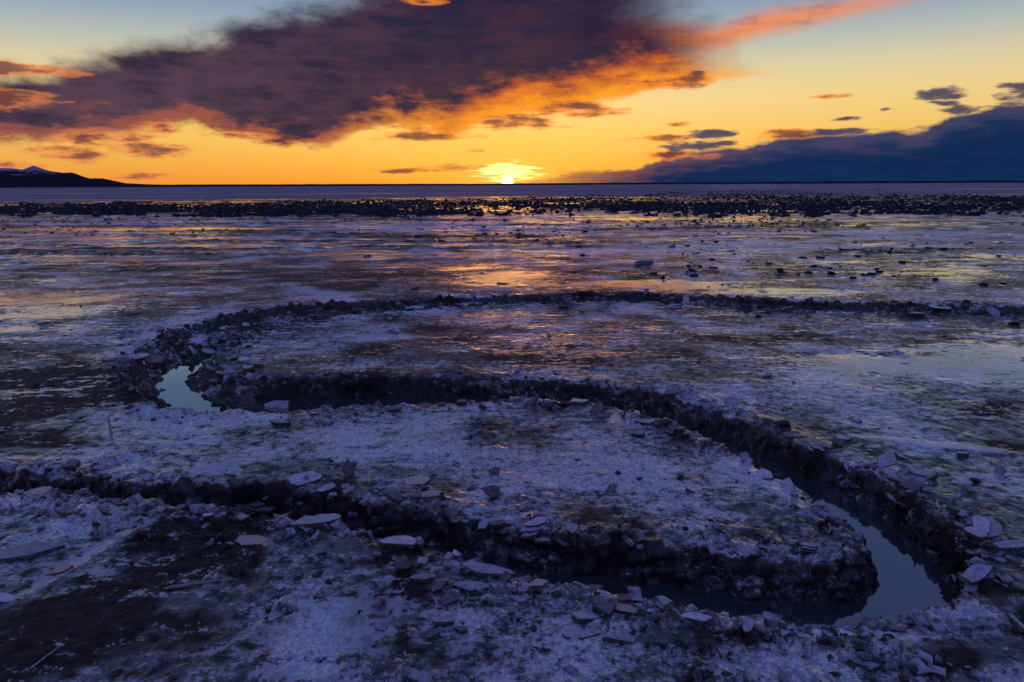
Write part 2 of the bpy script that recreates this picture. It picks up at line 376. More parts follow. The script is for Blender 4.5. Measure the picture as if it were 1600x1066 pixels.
MG, g, bs, t = mat('frozen_mud_flat')
pos = E(g, g.n('ShaderNodeNewGeometry').outputs['Position'])
spx = g.n('ShaderNodeSeparateXYZ'); g.put(spx.inputs[0], pos); coat_fade = g.ss(E(g, spx.outputs[1]), 20.0, 46.0)  # clear coat fades with distance to hold down grazing sky reflection
fr, wt, wl = attr(g, 'frost'), attr(g, 'wet'), attr(g, 'wall')
nb0 = g.noise(pos, 7.0, 3, .6)
wl = g.ss(wl + (nb0 - .5) * .7, .10, .35)
na = g.noise(pos, 2.6, 6, .62); nb_ = g.noise(pos, 9.0, 5, .65); nc = g.noise(pos, 30.0, 3, .6)
vo = g.n('ShaderNodeTexVoronoi', feature='F1'); g.put(vo.inputs['Vector'], g.vm('ADD', pos, g.vm('MULTIPLY', g.noise(pos, 3.0, 2, .5, color=True), (.12, .12, .12)))); vo.inputs['Scale'].default_value = 7.0
vd = E(g, vo.outputs['Distance'])
vo2 = g.n('ShaderNodeTexVoronoi', feature='F1'); g.put(vo2.inputs['Vector'], pos); vo2.inputs['Scale'].default_value = 19.0
vd2 = E(g, vo2.outputs['Distance'])
nl = g.noise(pos, .22, 5, .6)
nmid = g.noise(g.vm('MULTIPLY', pos, (.3, 1, 1)), 2.2, 5, .65)
nfar = g.noise(g.vm('MULTIPLY', pos, (.25, 1, 1)), .5, 6, .62)
mud = g.mix(g.ss(na, .35, .7), (0.017, 0.015, 0.013, 1), (0.060, 0.050, 0.042, 1))
mud = g.mix(g.ss(nb_, .5, .8) * 0.6, mud, (0.06, 0.05, 0.042, 1))
fm = g.ss(fr + (na - .5) * 1.4 + (nb_ - .5) * 2.2 + (nc - .5) * 1.4 + (nfar - .5) * .9 + (nmid - .5) * 1.6 - vd * .30, 0.24, 0.52) * (1.0 - wl * 0.93)
frost = g.mix(g.ss(nl, .35, .65), (0.62, 0.63, 0.68, 1), (0.82, 0.81, 0.84, 1))
frost = g.mix(g.ss(nb_ + (nc - .5) * .8, .42, .62) * .7, frost, (0.20, 0.21, 0.26, 1))
frost = g.mix(g.ss(vd + (nb_ - .5) * 1.5, .42, .62) * .4, frost, (0.075, 0.075, 0.085, 1))  # cell edges darkened in the colour, as crack shade for relief contrast
base = g.mix(fm, mud, frost)
wm = g.ss(wt + (na - .5) * 1.6 + (nb_ - .5) * 1.5 + (nfar - .5) * 1.8 + (nmid - .5) * 2.4 + (nc - .5) * .7, 0.27, 0.42)
ice = g.mix(g.ss(na, .3, .7), (0.060, 0.066, 0.078, 1), (0.17, 0.18, 0.21, 1))
base = g.mix(wm, base, g.mix(g.ss(fr, .4, 1.0) * .55, ice, frost))
base = g.mix(wl * (1.0 - fm) * .5, base, (0.026, 0.022, 0.020, 1))
g.put(bs.inputs['Base Color'], base)
rough = 0.62 - fm * 0.06
rough = rough + (0.13 + g.ss(nb_, .4, .8) * .2 - rough) * wm + wl * 0.15 * (1.0 - wm)
g.put(bs.inputs['Roughness'], rough)
g.put(bs.inputs['Coat Weight'], (wm * .9).max(g.ss(na, .36, .52) * (.85 - coat_fade * .68) * g.ss(fr, .05, .3).max(wl * .3) * (1.0 - wl * .6))); g.put(bs.inputs['Coat Roughness'], .18 - wm * .09)
g.put(bs.inputs['Specular IOR Level'], .08 + (.22 * g.ss(fr, .05, .3)).max(wm * .42)); bs.inputs['Coat IOR'].default_value = 1.6
hgt_ = nb_ * .8 + nc * .5 + fm * .30 + na * .5 + (1.0 - vd) * .35 + (1.0 - vd2) * .28
bstr = 1.0 - wm * 0.80
g.put(bs.inputs['Normal'], bump(g, hgt_, bstr, 0.15))

MW, g, bs, t = mat('channel_water')
pos = E(g, g.n('ShaderNodeNewGeometry').outputs['Position'])
bs.inputs['Base Color'].default_value = (0.018, 0.027, 0.030, 1); bs.inputs['Roughness'].default_value = 0.03; bs.inputs['IOR'].default_value = 1.55; bs.inputs['Coat Weight'].default_value = 1; bs.inputs['Coat IOR'].default_value = 1.55; bs.inputs['Coat Roughness'].default_value = .02
g.put(bs.inputs['Normal'], bump(g, g.noise(pos, 2.0, 3, .5), .03, .03))

MS, g, bs, t = mat('icy_sea')
pos = E(g, g.n('ShaderNodeNewGeometry').outputs['Position'])
ns = g.noise(g.vm('MULTIPLY', pos, (.12, 1, 1)), .02, 6, .6); ns2 = g.noise(g.vm('MULTIPLY', pos, (.3, 1, 1)), .006, 5, .6)
slush = g.ss(ns + (ns2 - .5) * .8, .22, .50)
g.put(bs.inputs['Base Color'], g.mix(slush, (0.07, 0.07, 0.085, 1), (0.16, 0.14, 0.165, 1)))
g.put(bs.inputs['Roughness'], 0.2 + slush * 0.6)
g.put(bs.inputs['Specular IOR Level'], 0.5 - slush * .47)
g.put(bs.inputs['Normal'], bump(g, g.noise(pos, .5, 4, .6), .5, .25))

def ice_mat(name, c1, c2, rough=.45, sc=5.0, grime=.35):
    m, g, bs, t = mat(name)
    tcn = g.n('ShaderNodeTexCoord'); oi = g.n('ShaderNodeObjectInfo')
    pos = E(g, g.n('ShaderNodeNewGeometry').outputs['Position'])
    a = g.noise(pos, sc, 6, .62); b = g.noise(pos, sc * 5, 4, .65)
    c = g.mix(g.ss(a, .35, .65), c1, c2)
    c = g.mix(g.ss(a * .5 + b * .5, .54, .66) * grime * 2.0, c, (0.045, 0.036, 0.028, 1))
    hv = g.n('ShaderNodeHueSaturation'); g.put(hv.inputs['Color'], c)
    g.put(hv.inputs['Value'], 0.75 + E(g, oi.outputs['Random']) * 0.5)
    g.put(bs.inputs['Base Color'], E(g, hv.outputs[0]))
    g.put(bs.inputs['Roughness'], rough + b * .25)
    g.put(bs.inputs['Normal'], bump(g, a * .5 + b * .5, .6, .05))
    return m
M_PALE = ice_mat('pale_frosted_ice', (.20, .20, .24, 1), (.38, .37, .43, 1), .32, 4, .36)
M_GREY = ice_mat('grey_silty_ice', (.14, .14, .17, 1), (.28, .28, .34, 1), .42, 6, .4)
M_DARK = ice_mat('dark_muddy_ice', (.05, .044, .040, 1), (.15, .14, .14, 1), .5, 7, .35)
M_TAN = ice_mat('tan_silty_and_sunlit_ice', (.30, .24, .17, 1), (.42, .34, .25, 1), .40, 5, .25)
M_GREEN = ice_mat('greenish_grey_ice', (.26, .30, .29, 1), (.38, .40, .40, 1), .40, 5, .3)
M_CRUMB = ice_mat('ice_crumb', (.03, .027, .026, 1), (.24, .24, .29, 1), .45, 3, .3)
M_SIDE = ice_mat('muddy_ice_edge', (.028, .023, .019, 1), (.10, .085, .07, 1), .55, 9, .4)
M_CLOD = ice_mat('frozen_mud_clod', (.022, .018, .014, 1), (.07, .058, .048, 1), .6, 9, .3)
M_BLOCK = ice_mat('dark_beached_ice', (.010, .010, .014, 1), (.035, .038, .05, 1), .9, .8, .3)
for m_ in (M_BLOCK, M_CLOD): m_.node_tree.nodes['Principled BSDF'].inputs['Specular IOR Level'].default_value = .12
M_WOOD = ice_mat('weathered_driftwood', (.20, .18, .18, 1), (.34, .31, .31, 1), .7, 12, .25)

# ------------------------------------------------------------------ mesh helpers
def mesh(name, V, F, mats=(), midx=None, smooth=False):
    me = bpy.data.meshes.new(name)
    V = np.asarray(V, np.float32); me.vertices.add(len(V)); me.vertices.foreach_set('co', V.ravel())
    if isinstance(F, np.ndarray):
        k = F.shape[1]; me.loops.add(F.size); me.loops.foreach_set('vertex_index', F.ravel().astype(np.int32))
        me.polygons.add(len(F)); me.polygons.foreach_set('loop_start', np.arange(0, F.size, k, dtype=np.int32))
    else:
        ls = np.array([len(f) for f in F], np.int32); fl = np.concatenate([np.asarray(f, np.int32) for f in F])
        me.loops.add(len(fl)); me.loops.foreach_set('vertex_index', fl)
        me.polygons.add(len(F)); me.polygons.foreach_set('loop_start', np.concatenate([[0], np.cumsum(ls)[:-1]]).astype(np.int32))
    for m in mats: me.materials.append(m)
    if midx is not None: me.polygons.foreach_set('material_index', np.asarray(midx, np.int32))
    me.polygons.foreach_set('use_smooth', np.full(len(me.polygons), smooth))
    me.update(calc_edges=True); me.validate()
    return me
def obj(name, me, parent=None):
    o = bpy.data.objects.new(name, me); COL.objects.link(o)
    if parent: o.parent = parent
    return o
def tag(o, label=None, cat=None, group=None, kind=None):
    for k, v in (('label', label), ('category', cat), ('group', group), ('kind', kind)):
        if v: o[k] = v
    return o

# ------------------------------------------------------------------ the flat: one polar sheet out to the horizon
def geo(a, b, q): return list(np.exp(np.arange(math.log(a), math.log(b), q)))
rows = np.array([1.0, 3.0, 5.0, 7.0] + geo(8.5, 10.5, .02) + geo(10.5, 21, .0023) + geo(21, 66, .0034) + geo(66, 700, .0085) + geo(700, 70000, .35) + [90000.0])
FA = math.radians(44.5)
cols = np.concatenate([np.linspace(-FA, FA, 620), np.linspace(FA, 2 * math.pi - FA, 70)[1:-1]])
RR, AA = np.meshgrid(rows, cols, indexing='ij')
X = RR * np.sin(AA); Y = RR * np.cos(AA)
# jitter so that edges never line up in rows
jit = (rng.random(X.shape) - .5); X = X + jit * RR * .0012 * (RR < 300); 
Z, FRm, WTm, WLm, SDm = surface(X, Y)
near_ = WLm * (RR < 70)
X = X + near_ * (.20 * fbm(X + Z * 1.7, Y + Z * 2.3, .45, 3, 51)); Y = Y + near_ * (.26 * fbm(X - Z * 2.1, Y + Z * 1.9, .42, 3, 52))
nr, nc_ = X.shape
idx = np.arange(nr * nc_).reshape(nr, nc_)
nx = np.roll(idx, -1, axis=1)
quads = np.stack([idx[:-1], nx[:-1], nx[1:], idx[1:]], -1).reshape(-1, 4)[:, ::-1]
WTq = WTm[:-1].ravel(); RRq = RR[:-1].ravel()
me = mesh('mud_flat', np.stack([X, Y, Z], -1).reshape(-1, 3), quads, [MG], smooth=True)
for nm, arr in (('frost', FRm), ('wet', WTm), ('wall', WLm)):
    a = me.attributes.new(nm, 'FLOAT', 'POINT'); a.data.foreach_set('value', arr.ravel().astype(np.float32))
tag(obj('ground', me), kind='structure')

# water standing in the channel: one sheet, hidden below the banks
cx0, cx1, cy0, cy1 = -34, 34, 10, 48
gx = np.linspace(cx0, cx1, 69); gy = np.linspace(cy0, cy1, 39)
GX, GY = np.meshgrid(gx, gy, indexing='ij'); sdw = sdist(GX, GY)
WV, WF, wid_ = [], [], {}
for i in range(68):
    for j in range(38):
        if sdw[i:i + 2, j:j + 2].max() > -0.9:
            f = []
            for (a, b) in ((i, j), (i + 1, j), (i + 1, j + 1), (i, j + 1)):
                if (a, b) not in wid_: wid_[(a, b)] = len(WV); WV.append((gx[a], gy[b], WATER))
                f.append(wid_[(a, b)])
            WF.append(f)
tag(obj('channel_water', mesh('channel_water', WV, np.array(WF), [MW])), kind='structure')
# the sea beyond the shore
sr = [430, 600, 900, 1500, 3000, 8000, 20000, 50000, 95000]; SV = []; SF = []
for r_ in sr:
    for k in range(96): a = 2 * math.pi * k / 96; SV.append((r_ * math.sin(a), r_ * math.cos(a), SEA))
for i in range(len(sr) - 1):
    for k in range(96): SF.append((i * 96 + k, (i + 1) * 96 + k, (i + 1) * 96 + (k + 1) % 96, i * 96 + (k + 1) % 96))
tag(obj('sea', mesh('sea', SV, np.array(SF)[:, ::-1], [MS])), kind='structure')

# ------------------------------------------------------------------ far shore: low wooded land and the snow-capped range at left
MM, g, bs, t = mat('far_range')
pos = E(g, g.n('ShaderNodeNewGeometry').outputs['Position'])
sp = g.n('ShaderNodeSeparateXYZ'); g.put(sp.inputs[0], pos); pz = E(g, sp.outputs[2])
nm_ = g.noise(pos, .0011, 6, .65)
snow = g.ss(pz + (nm_ - .5) * 900.0, 640.0, 860.0)
g.put(bs.inputs['Base Color'], g.mix(snow, (0.022, 0.020, 0.030, 1), (0.22, 0.20, 0.26, 1))); bs.inputs['Roughness'].default_value = 1; bs.inputs['Specular IOR Level'].default_value = 0
def ridge(name, prof, dist, depth, label, nr_=15, seed=3):
    pxs = np.arange(prof[0][0], prof[-1][0] + 1, 2.0)
    top = np.interp(pxs, [p[0] for p in prof], [p[1] for p in prof])
    top = top + 1.3 * fbm(pxs, pxs * 0, 22, 4, seed) * np.clip((291 - top) / 12, 0.15, 1)
    dv = pdir(pxs, top); az = np.arctan2(dv[:, 0], dv[:, 1]); tan = dv[:, 2] / np.hypot(dv[:, 0], dv[:, 1])
    hpk = np.maximum(tan * dist + H, 15)
    V = []; 
    for k in range(nr_):
        s = k / (nr_ - 1); rr = dist - depth + 2 * depth * s
        env = np.clip(1 - abs(s - .5) * 2, 0, 1) ** .8
        hh = hpk * env * (1 + (1 - env) * 0.9 * fbm(pxs * 1.0, pxs * 0 + s * 60, 18, 4, seed + 2)) * (rr / dist if s <= .5 else 1)
        hh = np.where(env <= 0, -30, hh)
        V.append(np.stack([rr * np.sin(az), rr * np.cos(az), hh], -1))
    V = np.array(V); a, b = V.shape[:2]; ii = np.arange(a * b).reshape(a, b)
    Fq = np.stack([ii[:-1, :-1], ii[:-1, 1:], ii[1:, 1:], ii[1:, :-1]], -1).reshape(-1, 4)[:, ::-1]
    return tag(obj(name, mesh(name, V.reshape(-1, 3), Fq, [MM], smooth=True)), label, kind='structure')
ridge('mountain_range', [(-700, 268), (-450, 258), (-250, 268), (-120, 256), (-40, 264), (0, 262), (20, 263), (35, 265), (52, 259), (68, 264), (84, 269), (98, 270), (112, 269), (128, 275), (142, 279), (158, 279), (172, 281), (195, 286), (230, 288), (290, 289), (330, 291)], 42000, 7000,
      'dark mountain range with snow on its crest')
ridge('far_shore_land', [(-900, 289), (200, 288.6), (420, 288), (520, 287.6), (640, 287.2), (760, 287), (830, 286.6), (920, 285.6), (1050, 285.2), (1200, 284.2), (1400, 283.2), (1600, 282.4), (2400, 280)], 30000, 2500, 'low dark land along the horizon', 9, 9)

# ------------------------------------------------------------------ ice slabs
def slab_mesh(seed, n=10, rings=3, tops=(M_PALE,), side=M_SIDE, jag=.18, aspect=1.0):
    """an angular broken plate of unit radius and unit thickness (z 0..1): ragged layered edge, uneven top"""
    r = np.random.default_rng(seed)
    ang = np.sort((np.arange(n) + (r.random(n) - .5) * .75) / n * 2 * math.pi)
    rad = 0.86 + (r.random(n) - .5) * 2 * jag
    # straight fracture lines: clip the outline by a few chords
    for _ in range(int(r.integers(2, 5))):
        ca = r.random() * 6.283; cd = .50 + .3 * r.random(); cs = np.cos(ang - ca); hit = cs > .15
        rad = np.where(hit, np.minimum(rad, cd / np.maximum(cs, .15)), rad)
    V = []; F = []; mi = []
    prof = [(0.80, 0.0)] + [(0.92 + .13 * r.random(), (q + 1) / (rings + 1)) for q in range(rings)] + [(0.97, 0.93), (0.90, 1.0), (0.45, 1.02)]
    for (pr, pz_) in prof:
        for q in range(n):
            jr = pr * rad[q] * (1 + (r.random() - .5) * .10)
            V.append((jr * math.cos(ang[q]), jr * math.sin(ang[q]), pz_ + (r.random() - .5) * (.10 if 0 < pz_ < 1.01 else .05)))
    R = len(prof)
    for a in range(R - 1):
        for q in range(n):
            q2 = (q + 1) % n; F.append((a * n + q, a * n + q2, (a + 1) * n + q2, (a + 1) * n + q)); mi.append(1 if a < R - 3 else 0)
    V.append((0, 0, 1.03)); c = len(V) - 1
    for q in range(n): F.append(((R - 1) * n + q, (R - 1) * n + (q + 1) % n, c)); mi.append(0)
    F.append(tuple(range(n - 1, -1, -1))); mi.append(1)
    return mesh('ice_plate', V, F, [tops[0], side], mi)

def zat(x, y):
    return surface(np.atleast_1d(np.float64(x)), np.atleast_1d(np.float64(y)))[0]
def pxscale(px, py):
    p = ground(px, py); s = np.linalg.norm(p - CAM); return p, FPX / s, math.asin(H / s)

TOPS = {'pale': M_PALE, 'grey': M_GREY, 'dark': M_DARK, 'tan': M_TAN, 'green': M_GREEN}
# px, py (centre), width px, height px, thickness m, tilt about x, tilt about y, turn, look, layers, label
HERO = [
 (339, 735, 84, 26, .14, -3, 2, 10, 'pale', 1, 'wide pale slab at the rim above the dark channel, left side'),
 (475, 749, 58, 20, .12, -4, 0, 40, 'pale', 1, 'smooth lavender slab on the rim above the channel, right of the wide pale slab'),
 (395, 845, 60, 15, .10, -12, 6, 0, 'tan', 1, 'thin tan slab leaning beside the greenish slab'),
 (498, 818, 84, 26, .28, 2, -3, 20, 'green', 1, 'thick greenish grey slab on the near rim of the channel'),
 (404, 801, 70, 16, .32, 0, 4, 0, 'dark', 3, 'dark layered slab pile on the near rim left of the greenish slab'),
 (63, 769, 42, 9, .12, -18, -8, 0, 'tan', 1, 'brown wedge of ice on the near rim at the far left'),
 (88, 893, 62, 10, .12, -6, -10, 0, 'tan', 2, 'tan layered slab on the mud at the left edge'),
 (110, 801, 48, 10, .18, 0, 0, 0, 'dark', 1, 'dark crusty lump on the pale frost at the far left'),
 (40, 863, 96, 24, .14, 3, -4, 0, 'grey', 1, 'broad dull blue slab half sunk at the left edge'),
 (6, 937, 40, 14, .14, -5, 8, 0, 'pale', 1, 'pale slab cut by the left edge of the frame'),
 (741, 622, 64, 12, .14, -9, -9, 0, 'tan', 1, 'orange lit slab leaning up beside the middle channel'),  # tan colour stands in for the orange light on this slab
 (502, 631, 56, 11, .18, 2, 2, 0, 'pale', 1, 'pale slab with an orange face on the near rim of the middle channel'),
 (626, 849, 64, 24, .16, 7, 3, 10, 'pale', 1, 'smooth pale five-sided slab on the near rim'),
 (649, 753, 64, 14, .14, -8, -12, 0, 'tan', 1, 'olive tan wedge slab tilted on the tongue of frozen mud'),
 (772, 753, 30, 12, .10, -15, 0, 0, 'pale', 1, 'small pale slab leaning behind a dark upright slab'),
 (768, 774, 34, 26, .14, -48, 10, 0, 'dark', 1, 'dark slab tipped on edge on the tongue of frozen mud'),
 (842, 823, 80, 16, .22, -2, 0, 0, 'pale', 3, 'round layered pale slab overhanging the channel wall'),
 (668, 775, 50, 12, .14, -6, -6, 0, 'tan', 1, 'flat brownish slab in the rubble over the channel, below the olive wedge slab'),
 (547, 741, 22, 30, .18, -70, 18, 0, 'dark', 1, 'jagged dark block standing upright on the tongue'),
 (758, 895, 90, 28, .20, 3, 4, -12, 'grey', 1, 'large grey pink slab on the near rim in the foreground'),
 (735, 918, 62, 14, .14, 4, 0, 0, 'grey', 1, 'grey slab tucked under the large grey pink slab'),
 (830, 914, 48, 9, .13, -4, -4, 0, 'tan', 1, 'thin tan brown slab on the near rim, right of the grey pink slab'),
 (917, 965, 72, 26, .14, 8, 12, 35, 'pale', 1, 'long pale blue slab in the foreground near the rim'),
 (906, 992, 62, 16, .09, 3, 0, 0, 'pale', 1, 'thin triangular frosted slab below the long pale blue slab'),
 (973, 999, 54, 16, .13, 4, 8, 20, 'grey', 1, 'oblong grey slab right of the thin triangular slab'),
 (630, 890, 40, 26, .20, -42, 14, 25, 'dark', 1, 'ridged brown slab tipped up in the foreground rubble'),
 (662, 905, 50, 16, .18, 4, -6, 0, 'grey', 1, 'frost capped chunk right of the ridged brown slab'),
 (685, 922, 32, 20, .12, -35, -20, 0, 'dark', 1, 'plain dark slab leaning into the foreground rubble'),
 (706, 942, 34, 20, .16, -28, -10, 0, 'dark', 1, 'ridged dark brown block on the frost in the foreground'),
 (742, 938, 22, 9, .12, 0, 0, 0, 'dark', 1, 'small flat brown chunk alone on the foreground frost'),
 (672, 993, 40, 15, .18, -8, -6, 0, 'dark', 1, 'elongated brown lump low in the foreground'),
 (720, 985, 22, 14, .16, -12, 6, 0, 'dark', 1, 'small reddish brown lump right of the elongated brown lump'),
 (690, 972, 34, 14, .14, 4, 0, 0, 'grey', 1, 'frosted round slab behind the brown lumps in the foreground'),
 (980, 955, 46, 14, .16, -6, 4, 0, 'tan', 1, 'brown tan slab on the near rim behind the oblong slab'),
 (944, 649, 42, 12, .16, -5, 0, 0, 'dark', 2, 'dark layered slab on the back edge of the tongue'),
 (1015, 659, 56, 11, .12, -3, 6, 20, 'pale', 1, 'pale slab lying on the back edge of the tongue beside the water'),
 (833, 627, 34, 12, .15, -12, -6, 0, 'grey', 1, 'grey slab by the middle channel right of the orange lit slab'),
 (888, 624, 40, 11, .14, -6, 2, 0, 'dark', 1, 'dark slab on the near rim where the middle channel narrows'),
 (1052, 620, 44, 10, .14, -4, -10, -20, 'dark', 1, 'dark slab on the far bank where water first shows'),
 (1384, 722, 42, 28, .12, -38, -22, 0, 'pale', 1, 'pale slab tilted upright on the right bank'),
 (1441, 741, 42, 12, .14, -4, 8, 0, 'grey', 1, 'grey slab flat on the right bank beside the tilted pale slab'),
 (1505, 754, 34, 10, .09, 0, 0, 0, 'pale', 1, 'small smooth lavender slab alone on the right bank'),
 (1543, 828, 78, 22, .22, -2, 0, 0, 'pale', 3, 'large round layered slab on the right bank near the frame edge'),
 (1580, 856, 54, 12, .20, 0, -4, 0, 'grey', 1, 'frost topped slab cut by the right edge of the frame'),
 (1221, 888, 34, 26, .10, 52, 8, 0, 'dark', 1, 'brown slab hanging down the front wall of the tongue'),
 (1270, 855, 66, 18, .16, 6, 10, 25, 'grey', 3, 'layered slab stack at the tip of the tongue'),
 (1084, 966, 52, 18, .14, 3, 4, 0, 'pale', 1, 'flat frosted slab on the near rim left of the pool'),
 (1134, 962, 44, 20, .26, -14, 8, 0, 'grey', 1, 'rough frosted block on the near rim left of the pool'),
 (1338, 968, 56, 14, .22, 0, 4, 0, 'dark', 1, 'low dark slab at the near edge of the pool'),
 (1386, 957, 60, 20, .30, -10, -4, 0, 'dark', 1, 'dark jagged block at the near edge of the pool, left of another block'),
 (1442, 952, 40, 22, .30, -14, 10, 0, 'dark', 1, 'frost dusted block at the right corner of the pool'),
 (1402, 985, 26, 9, .14, 0, 0, 0, 'dark', 1, 'small dark chunk on the pale ice below the pool'),
 (1530, 905, 62, 24, .30, -8, -8, 0, 'grey', 2, 'frosted broken block on the right bank of the pool'),
 (385, 606, 30, 44, .24, -72, 4, 20, 'dark', 1, 'tall dark slab standing on edge at the end of the middle channel'),
 (427, 607, 38, 28, .16, -52, -24, 0, 'pale', 1, 'violet slab leaning back right of the tall dark slab'),
 (217, 555, 28, 11, .14, 0, 0, 0, 'pale', 1, 'pale slab on the left rim above the bright pool'),
 (237, 567, 36, 14, .30, -8, 6, 0, 'dark', 1, 'brown block on the left rim above the bright pool'),
 (172, 563, 18, 5, .14, 0, 0, 0, 'dark', 1, 'small dark plate alone on the frost at left'),
 (610, 486, 34, 8, .12, -2, 0, 0, 'pale', 1, 'leftmost of the pale plates lying in the far channel'),
 (645, 480, 38, 7, .12, -2, 0, 0, 'pale', 1, 'second pale plate from the left in the far channel'),
 (692, 473, 48, 9, .12, -2, 0, 0, 'pale', 1, 'widest pale plate in the far channel'),
 (736, 474, 46, 8, .12, -2, 0, 0, 'pale', 1, 'fourth pale plate from the left in the far channel'),
 (777, 469, 44, 6, .12, -2, 0, 0, 'pale', 1, 'rightmost of the row of pale plates in the far channel'),
 (1465, 484, 32, 7, .16, -3, 0, 0, 'pale', 1, 'pale plate in the far channel toward the right edge'),
 (310, 532, 26, 7, .12, -8, 16, 0, 'pale', 1, 'narrow pale plate sliding into the gully above the bright pool'),
 (1002, 413, 62, 9, .55, 0, 0, 0, 'dark', 3, 'dark rubble mound on the frosted flat in mid distance'),
]
for i, (px, py, w, h, th, tx, ty, rz, look, nl_, label) in enumerate(HERO):
    p, s, dep = pxscale(px, py)
    if abs(tx) < 25:
        for _ in range(6):
            zi_ = float(zat(p[0], p[1])[0]); p = .5 * p + .5 * ground(px, py, max(zi_, -1.0))
    s = FPX / np.linalg.norm(p - CAM)
    wm_ = w / s / 2 / 0.88
    c = abs(math.cos(math.radians(tx)))
    dm = max((h - th * s * math.cos(dep) * .8) / (s * math.sin(dep)) / 2 / .88, wm_ * 0.42) if abs(tx) < 25 else max(h / s / 2 / .88, .2)
    dm = min(dm, wm_ * 2.2)
    z = float(zat(p[0], p[1])[0])
    gz = z - 0.04 - .25 * th if abs(tx) < 25 else z - 0.02 + dm * math.sin(math.radians(abs(tx))) * .62
    rot = (math.radians(-tx), math.radians(ty), math.radians(rz * .3 + (i * 37 % 20 - 10)))
    tops = (TOPS[look],)
    if nl_ == 1:
        o = obj('ice_plate', slab_mesh(100 + i, 11 + i % 4, 3, tops) if abs(tx) < 25 else slab_mesh(100 + i, 8, 2, tops, jag=.34))
        o.scale = (wm_, dm, th * (1 if abs(tx) < 25 else .75))
    else:
        o = obj('ice_plate', None)
        rr = np.random.default_rng(900 + i)
        for q in range(nl_):
            k = obj('ice_layer', slab_mesh(300 + i * 5 + q, 11 + q, 2, tops if q == nl_ - 1 or look != 'pale' else (M_GREY,)), o)
            f = 1 - q * .20
            k.scale = (wm_ * f, dm * f, th / nl_ * 1.05); k.location = ((rr.random() - .5) * wm_ * .22 * q, (rr.random() - .3) * dm * .25 * q, q * th / nl_)
            k.rotation_euler = ((rr.random() - .5) * .06, (rr.random() - .5) * .06, rr.random())
    o.location = (p[0], p[1], gz); o.rotation_euler = rot
    tag(o, label, 'ice slab')

# scattered broken slabs: individuals in groups by where they lie
LIB = {}
for key, mats in (('pale', (M_PALE,)), ('grey', (M_GREY,)), ('dark', (M_DARK,))):
    LIB[key] = [slab_mesh(600 + q, 6 + q % 4, 1, mats, jag=.26) for q in range(12)]
ZONES = [  # polyline of pixels, spread px (x, y), count, size range m, looks, label, group
 ([(20, 735), (250, 748), (450, 765), (640, 790), (820, 822), (1000, 845), (1180, 862), (1300, 860)], (18, 11), 46, (.18, .5), 'dddgp', 'broken ice slab on the front rim of the tongue', 'slabs along the front rim of the tongue'),
 ([(20, 785), (200, 795), (350, 808), (560, 842), (700, 885), (820, 915), (960, 945), (1120, 960), (1300, 975)], (22, 12), 48, (.15, .45), 'dddgp', 'broken ice slab on the near rim of the near channel', 'slabs along the near rim'),
 ([(420, 645), (560, 642), (700, 636), (830, 632), (960, 645), (1080, 680), (1180, 735), (1280, 800), (1330, 850)], (20, 8), 40, (.2, .6), 'ddgp', 'broken ice slab on the back rim of the tongue', 'slabs along the back rim of the tongue'),
 ([(400, 600), (560, 588), (760, 586), (940, 598), (1100, 632), (1240, 684), (1380, 740), (1480, 810), (1540, 880)], (22, 9), 44, (.2, .6), 'dddgp', 'broken ice slab along the far bank of the middle channel', 'slabs along the far bank of the middle channel'),
 ([(215, 545), (290, 530), (330, 545), (370, 545), (420, 522), (330, 600), (300, 520), (400, 500)], (30, 11), 46, (.25, .9), 'ddggp', 'broken ice slab in the gully around the bright left pool', 'slabs around the left pool'),
 ([(480, 487), (700, 478), (900, 470), (1100, 475), (1300, 485), (1580, 492)], (40, 6), 38, (.3, .9), 'dddgp', 'broken ice slab heaped in the far channel', 'slabs in the far channel'),
 ([(60, 395), (300, 410), (500, 400), (720, 450), (1000, 425), (1250, 400), (1500, 400), (1560, 440)], (90, 26), 40, (.25, .9), 'dddg', 'ice slab on the flat beyond the far channel', 'slabs scattered on the far flat'),
 ([(640, 705), (800, 720), (950, 760), (1080, 790), (1150, 820)], (60, 30), 26, (.12, .32), 'dgp', 'ice chip lying on top of the frosted tongue', 'ice chips on the tongue'),
 ([(1300, 690), (1420, 720), (1540, 740), (1560, 800)], (50, 22), 24, (.15, .45), 'dgp', 'ice slab lying on the right bank', 'slabs on the right bank'),
]
tot = 0
